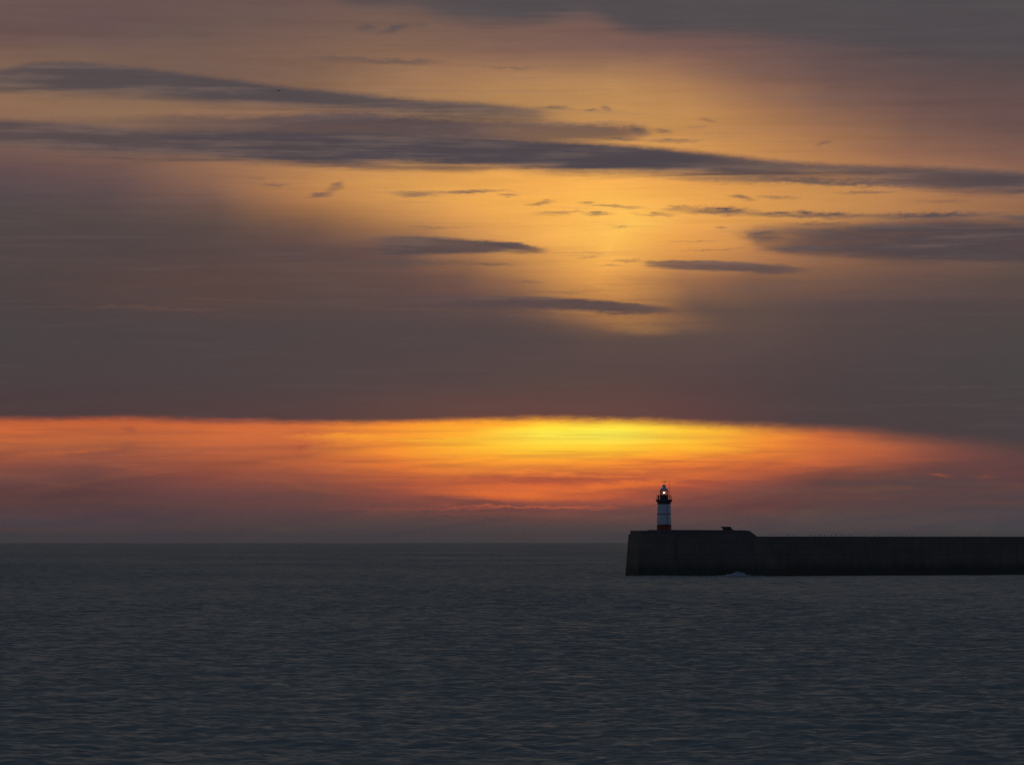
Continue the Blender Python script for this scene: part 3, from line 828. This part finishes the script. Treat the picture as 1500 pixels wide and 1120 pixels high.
# little clouds
for a in [(535, 43, 17, 6, -.1, .6), (578, 44, 24, 9, -.3, .75), (612, 38, 14, 5, 0, .3), (575, 91, 75, 4.5, .02, .6), (490, 87, 50, 4, .02, .4), (750, 102, 50, 2.2, .02, .35),
          (812, 159, 28, 4, .05, .55), (868, 164, 14, 3.5, .05, .5), (889, 160, 9, 6, .2, .4), (937, 192, 17, 8, .1, .75), (970, 192, 18, 4, .1, .6),
          (985, 208, 46, 4, .02, .45), (905, 204, 40, 4, .02, .6), (1035, 176, 16, 4, .2, .35), (1205, 211, 12, 5, -.4, .35), (1020, 187, 20, 3, 0, .3),
          (490, 274, 16, 7, -.35, .6), (468, 287, 24, 4.5, -.1, .6), (400, 272, 26, 3, .02, .4), (375, 262, 20, 2.5, 0, .25),
          (610, 286, 36, 4.5, 0, .5), (690, 282, 60, 3.5, -.03, .6), (745, 287, 16, 2.5, 0, .5), (790, 297, 24, 3.2, -.15, .6), (858, 297, 16, 2.5, .0, .5),
          (900, 303, 46, 2.6, .03, .5), (925, 306, 20, 2.5, 0, .4), (820, 312, 44, 3, .0, .45), (878, 315, 24, 2.6, 0, .6), (962, 315, 36, 3, .03, .5), (990, 306, 22, 4, -.1, .5),
          (645, 333, 56, 2.4, .0, .35), (910, 333, 16, 1.8, 0, .35), (1050, 309, 62, 7.5, .02, 1.0), (1085, 290, 22, 3.4, .15, .6), (1140, 291, 34, 2.8, .02, .4),
          (1190, 316, 112, 5.2, .015, 1.0), (1360, 319, 112, 6.2, -.01, .95), (1500, 324, 40, 4, .03, .7), (1195, 329, 50, 3, 0, .5), (1270, 284, 50, 2.6, 0, .5),
          (1380, 297, 50, 3, .0, .35), (1060, 336, 10, 2, 0, .4), (1040, 366, 60, 1.8, -.02, .35), (1020, 354, 50, 1.5, 0, .3),
          (915, 381, 24, 2.4, -.02, .6), (860, 378, 18, 2, 0, .35), (895, 389, 26, 2, 0, .35), (850, 370, 50, 1.6, 0, .35), (775, 412, 28, 1.8, 0, .3), (830, 428, 30, 2, 0, .3)]:
    c = streak(c, *a)
# mid-height bars
c = band(c, [(-100, 352, 366, 0), (500, 352, 372, 0), (570, 349, 373, .7), (620, 349, 371, .85), (690, 353, 368, .9), (750, 357, 366, .9), (795, 364, 369, .45), (830, 369, 372, 0), (1600, 370, 372, 0)],
         (86, 76, 79), 3, 6)
c = streak(c, 735, 359, 50, 4.5, .07, .6, (78, 70, 76))
c = streak(c, 590, 385, 170, 5, .0, .5, (88, 78, 79)); c = streak(c, 718, 386, 32, 3, .03, .6, (100, 82, 80))
c = band(c, [(-100, 380, 384, 0), (925, 383, 385, 0), (950, 383, 388, .6), (1000, 383, 394, .85), (1070, 386, 397, .9), (1150, 391, 399, .8), (1220, 396, 399, .1), (1600, 400, 402, 0)],
         (98, 82, 82), 2.5, 4)
c = streak(c, 1180, 413, 130, 4, .02, .25, (96, 82, 80))
c = band(c, [(-100, 440, 444, 0), (480, 440, 444, 0), (600, 434, 445, .5), (700, 435, 447, .75), (800, 437, 450, .9), (870, 440, 453, .95), (930, 446, 455, .9), (985, 451, 455, .3), (1010, 452, 455, 0), (1600, 450, 452, 0)],
         (90, 76, 78), 2.5, 4)
# broken bank on the right
c = band(c, [(-100, 340, 344, 0), (1060, 344, 350, 0), (1110, 340, 360, .55), (1170, 338, 370, .8), (1240, 336, 374, .95), (1310, 333, 379, 1), (1380, 330, 381, 1), (1450, 333, 381, 1), (1520, 335, 385, 1), (1600, 335, 385, 1)],
         (78, 70, 76), 11, 12, .25)
c = streak(c, 1115, 347, 36, 8, .05, .75, (92, 80, 82)); c = streak(c, 1165, 366, 55, 5.5, .0, .85, (90, 79, 81))
c = streak(c, 1440, 378, 90, 6, .03, .6, (84, 76, 79))
# pinkish fibres low on the left, one on the right
for a in [(180, 452, 150, 2.6, .015, .3, (112, 84, 76)), (330, 440, 120, 3, .03, .3, (106, 80, 74)), (260, 455, 60, 2, 0, .4, (112, 84, 76)),
          (250, 430, 90, 3, .03, .5, (80, 70, 74)), (60, 405, 90, 4, .02, .4, (76, 70, 74)), (460, 378, 60, 3, .03, .35, (84, 74, 77)), (430, 437, 60, 3, 0, .3, (82, 73, 76)),
          (1420, 568, 130, 1.8, .0, .3, (100, 80, 75)), (600, 452, 130, 2.4, .03, .35, (104, 84, 79)), (930, 480, 60, 12, .1, .35, (170, 122, 78)),
          (820, 463, 90, 3, .02, .35, (130, 98, 79))]:
    c = streak(c, *a)
upper = c

# slanting veils of lit vapour in the gap
n_dia = noise(comb(mth('MULTIPLY', mth('MULTIPLY_ADD', V, 2.0, U), 1 / 210.0), mth('MULTIPLY', mth('MULTIPLY_ADD', U, 0.11, V), 1 / 26.0), 9.4), 1.0, 5, 0.58, 0.5)
cdg = mth('SUBTRACT', n_dia, 0.5)
n_dib = noise(comb(mth('MULTIPLY', U, 1 / 240.0), mth('MULTIPLY', mth('MULTIPLY_ADD', U, -0.07, V), 1 / 22.0), 4.2), 1.0, 5, 0.58, 0.5)
cdb = mth('SUBTRACT', n_dib, 0.5)
low_part = mrange(V, 635, 690)
lower = mixc(mth('MULTIPLY', mrange(cdg, -0.02, 0.2, 0.0, 0.42), low_part), lower, mixc(1.0, lower, (0.52, 0.62, 0.95, 1.0), 'MULTIPLY'))
lower = mixc(mth('MULTIPLY', mrange(cdb, 0.0, 0.2, 0.0, 0.4), low_part), lower, mixc(1.0, lower, (1.45, 1.35, 0.95, 1.0), 'MULTIPLY'))
c = lower
for a in [(815, 701, 150, 10, .0, .62, (158, 78, 58)), (690, 704, 75, 6, -.04, .5, (176, 88, 58)), (950, 697, 60, 8, -.12, .45, (176, 86, 58)),
          (755, 727, 95, 7, .03, .6, (240, 118, 50)), (905, 712, 120, 6, -.10, .6, (240, 122, 50)), (860, 727, 90, 6, -.06, .5, (212, 102, 54)),
          (655, 732, 75, 7, .05, .55, (112, 70, 64)), (720, 738, 70, 4, .05, .5, (118, 72, 64)),
          (790, 743, 150, 1.8, .015, .65, (205, 98, 58)), (660, 744.5, 110, 1.5, .0, .55, (170, 86, 62)), (560, 746, 90, 1.6, .01, .4, (150, 80, 62)), (690, 752, 120, 1.4, .0, .4, (140, 78, 64)),
          (420, 750, 140, 1.6, .0, .4, (78, 62, 67)), (880, 748, 110, 3, .0, .4, (112, 74, 68)),
          (520, 640, 110, 5, .02, .5, (255, 165, 52)), (560, 652, 60, 6, 0, .35, (215, 112, 54)), (445, 655, 14, 8, -.3, .4, (160, 86, 58)), (470, 650, 30, 3, -.15, .35, (170, 92, 58)),
          (190, 630, 14, 7, .3, .4, (140, 80, 62)), (188, 655, 15, 8, -.2, .45, (128, 76, 62)), (110, 662, 90, 4, -.06, .4, (200, 104, 56)), (90, 690, 110, 6, -.04, .35, (112, 70, 64)),
          (730, 622, 70, 6, .0, .5, (255, 150, 42)), (700, 645, 120, 4, .0, .4, (255, 200, 52)), (1000, 655, 70, 5, .03, .5, (255, 190, 50)), 
          (1100, 690, 70, 8, .0, .35, (165, 84, 58)), (1060, 660, 50, 6, .0, .4, (255, 175, 50)), (1150, 675, 60, 3, .0, .3, (215, 112, 56)), (1180, 650, 60, 5, .05, .35, (214, 112, 56)),
          (1376, 697, 18, 2.2, .12, .45, (170, 86, 58)), (1440, 699.5, 24, 1.8, .0, .3, (142, 78, 62)), (1330, 716, 80, 2, .02, .45, (116, 76, 68)), (1250, 706, 60, 5, .0, .4, (92, 70, 70)),
          (1240, 660, 90, 14, .05, .35, (196, 102, 56))]:
    c = streak(c, *a, u=Us, v=Vs)
lower = c
edge_n = mth('MULTIPLY_ADD', cb, 9.0, mth('ADD', mth('MULTIPLY', cm, 12.0), mth('MULTIPLY', cf, 8.0)))
esoft = fcurve(U, [(-100, 8.5), (800, 8), (1000, 10), (1200, 14), (1350, 22), (1500, 28), (1600, 30)], 0.0, 50.0)
df = mth('SUBTRACT', mth('ADD', V, edge_n), edge)
gap = mth('DIVIDE', mth('ADD', df, esoft), mth('MULTIPLY', esoft, 2.0), clamp=True)
gap = mrange(gap, 0.0, 1.0)
lower = mixc(1.0, lower, (1.10, 1.07, 1.12, 1.0), 'MULTIPLY')
upper = mixc(mrange(V, 380, 500, 1.0, 0.25), upper, mixc(1.0, upper, mrange(mth('MULTIPLY_ADD', cm, 0.6, cs), -0.25, 0.25, 0.95, 1.11, 'LINEAR'), 'MULTIPLY'))
front = mixc(gap, upper, lower)

# ---- the rest of the dome: blue-grey overcast dusk
EL = mth('DIVIDE', V, -1.0)
n_dome = noise(tcw.outputs['Generated'], 5.0, 5, 0.55)
rampn = wt.nodes.new('ShaderNodeValToRGB'); cr = rampn.color_ramp; cr.interpolation = 'EASE'
for i, (p, col) in enumerate([(0.0, (78, 75, 78)), (0.12, (80, 78, 78)), (0.3, (72, 75, 77)), (0.55, (66, 71, 76)), (1.0, (60, 68, 79))]):
    e = cr.elements[i] if i < 2 else cr.elements.new(p)
    e.position = p; e.color = lin(col)
WL(mth('MULTIPLY', elev, 2 / math.pi, clamp=True), rampn.inputs[0])
dome = mixc(mrange(mth('COSINE', azim), 0.3, -0.6), rampn.outputs[0], lin((50, 62, 84)))
dome = mixc(1.0, dome, mrange(n_dome, 0.3, 0.7, 0.82, 1.16, 'LINEAR'), 'MULTIPLY')
sky = wt.nodes.new('ShaderNodeTexSky'); sky.sky_type = 'NISHITA'; sky.sun_disc = False
SUN_EL, SUN_AZ = R(1.8), R(0.9)
sky.sun_elevation = SUN_EL; sky.sun_rotation = SUN_AZ; sky.dust_density = 3.0
nis = mixc(1.0, sky.outputs[0], (0.05, 0.05, 0.05, 1.0), 'MULTIPLY')
dome = mixc(0.12, dome, nis)
dome = mixc(1.0, dome, (1.22, 1.25, 1.31, 1.0), 'MULTIPLY')
wf = mth('MULTIPLY', mrange(mth('ABSOLUTE', azim), R(8.5), R(24), 1.0, 0.0), mrange(elev, R(7.4), R(12), 1.0, 0.0))
final = mixc(wf, dome, front)
bg = wt.nodes.new('ShaderNodeBackground'); WL(final, bg.inputs[0]); bg.inputs[1].default_value = 1.0
wo = wt.nodes.new('ShaderNodeOutputWorld'); WL(bg.outputs[0], wo.inputs[0])
world.cycles.sampling_method = 'MANUAL'; world.cycles.sample_map_resolution = 1024

# ------------------------------------------------------------------ sun: veiled behind the cloud deck
sl = bpy.data.lights.new('sun', 'SUN'); sl.energy = 0.004; sl.angle = R(60); sl.color = (1.0, 0.62, 0.32)
so = bpy.data.objects.new('sun', sl); COL.objects.link(so)
dv = Vector((math.sin(SUN_AZ) * math.cos(SUN_EL), math.cos(SUN_AZ) * math.cos(SUN_EL), math.sin(SUN_EL)))
so.rotation_euler = dv.to_track_quat('Z', 'Y').to_euler()
so.location = (0, 0, 60)

# ------------------------------------------------------------------ camera
cd = bpy.data.cameras.new('camera'); cd.sensor_width = 36.0; cd.lens = 150.0
cd.clip_start = 0.5; cd.clip_end = 250000
cam = bpy.data.objects.new('camera', cd); COL.objects.link(cam)
cam.location = (0, 0, EYE)
cam.rotation_euler = (R(90) + math.atan(233.0 / F), 0, 0)
scene.camera = cam

scene.render.engine = 'CYCLES'
scene.cycles.max_bounces = 6
scene.cycles.sample_clamp_indirect = 4.0
scene.cycles.use_denoising = True
scene.cycles.denoising_prefilter = 'NONE'
scene.view_settings.view_transform = 'Standard'
scene.view_settings.look = 'None'
scene.view_settings.exposure = 0.0
scene.view_settings.gamma = 1.0
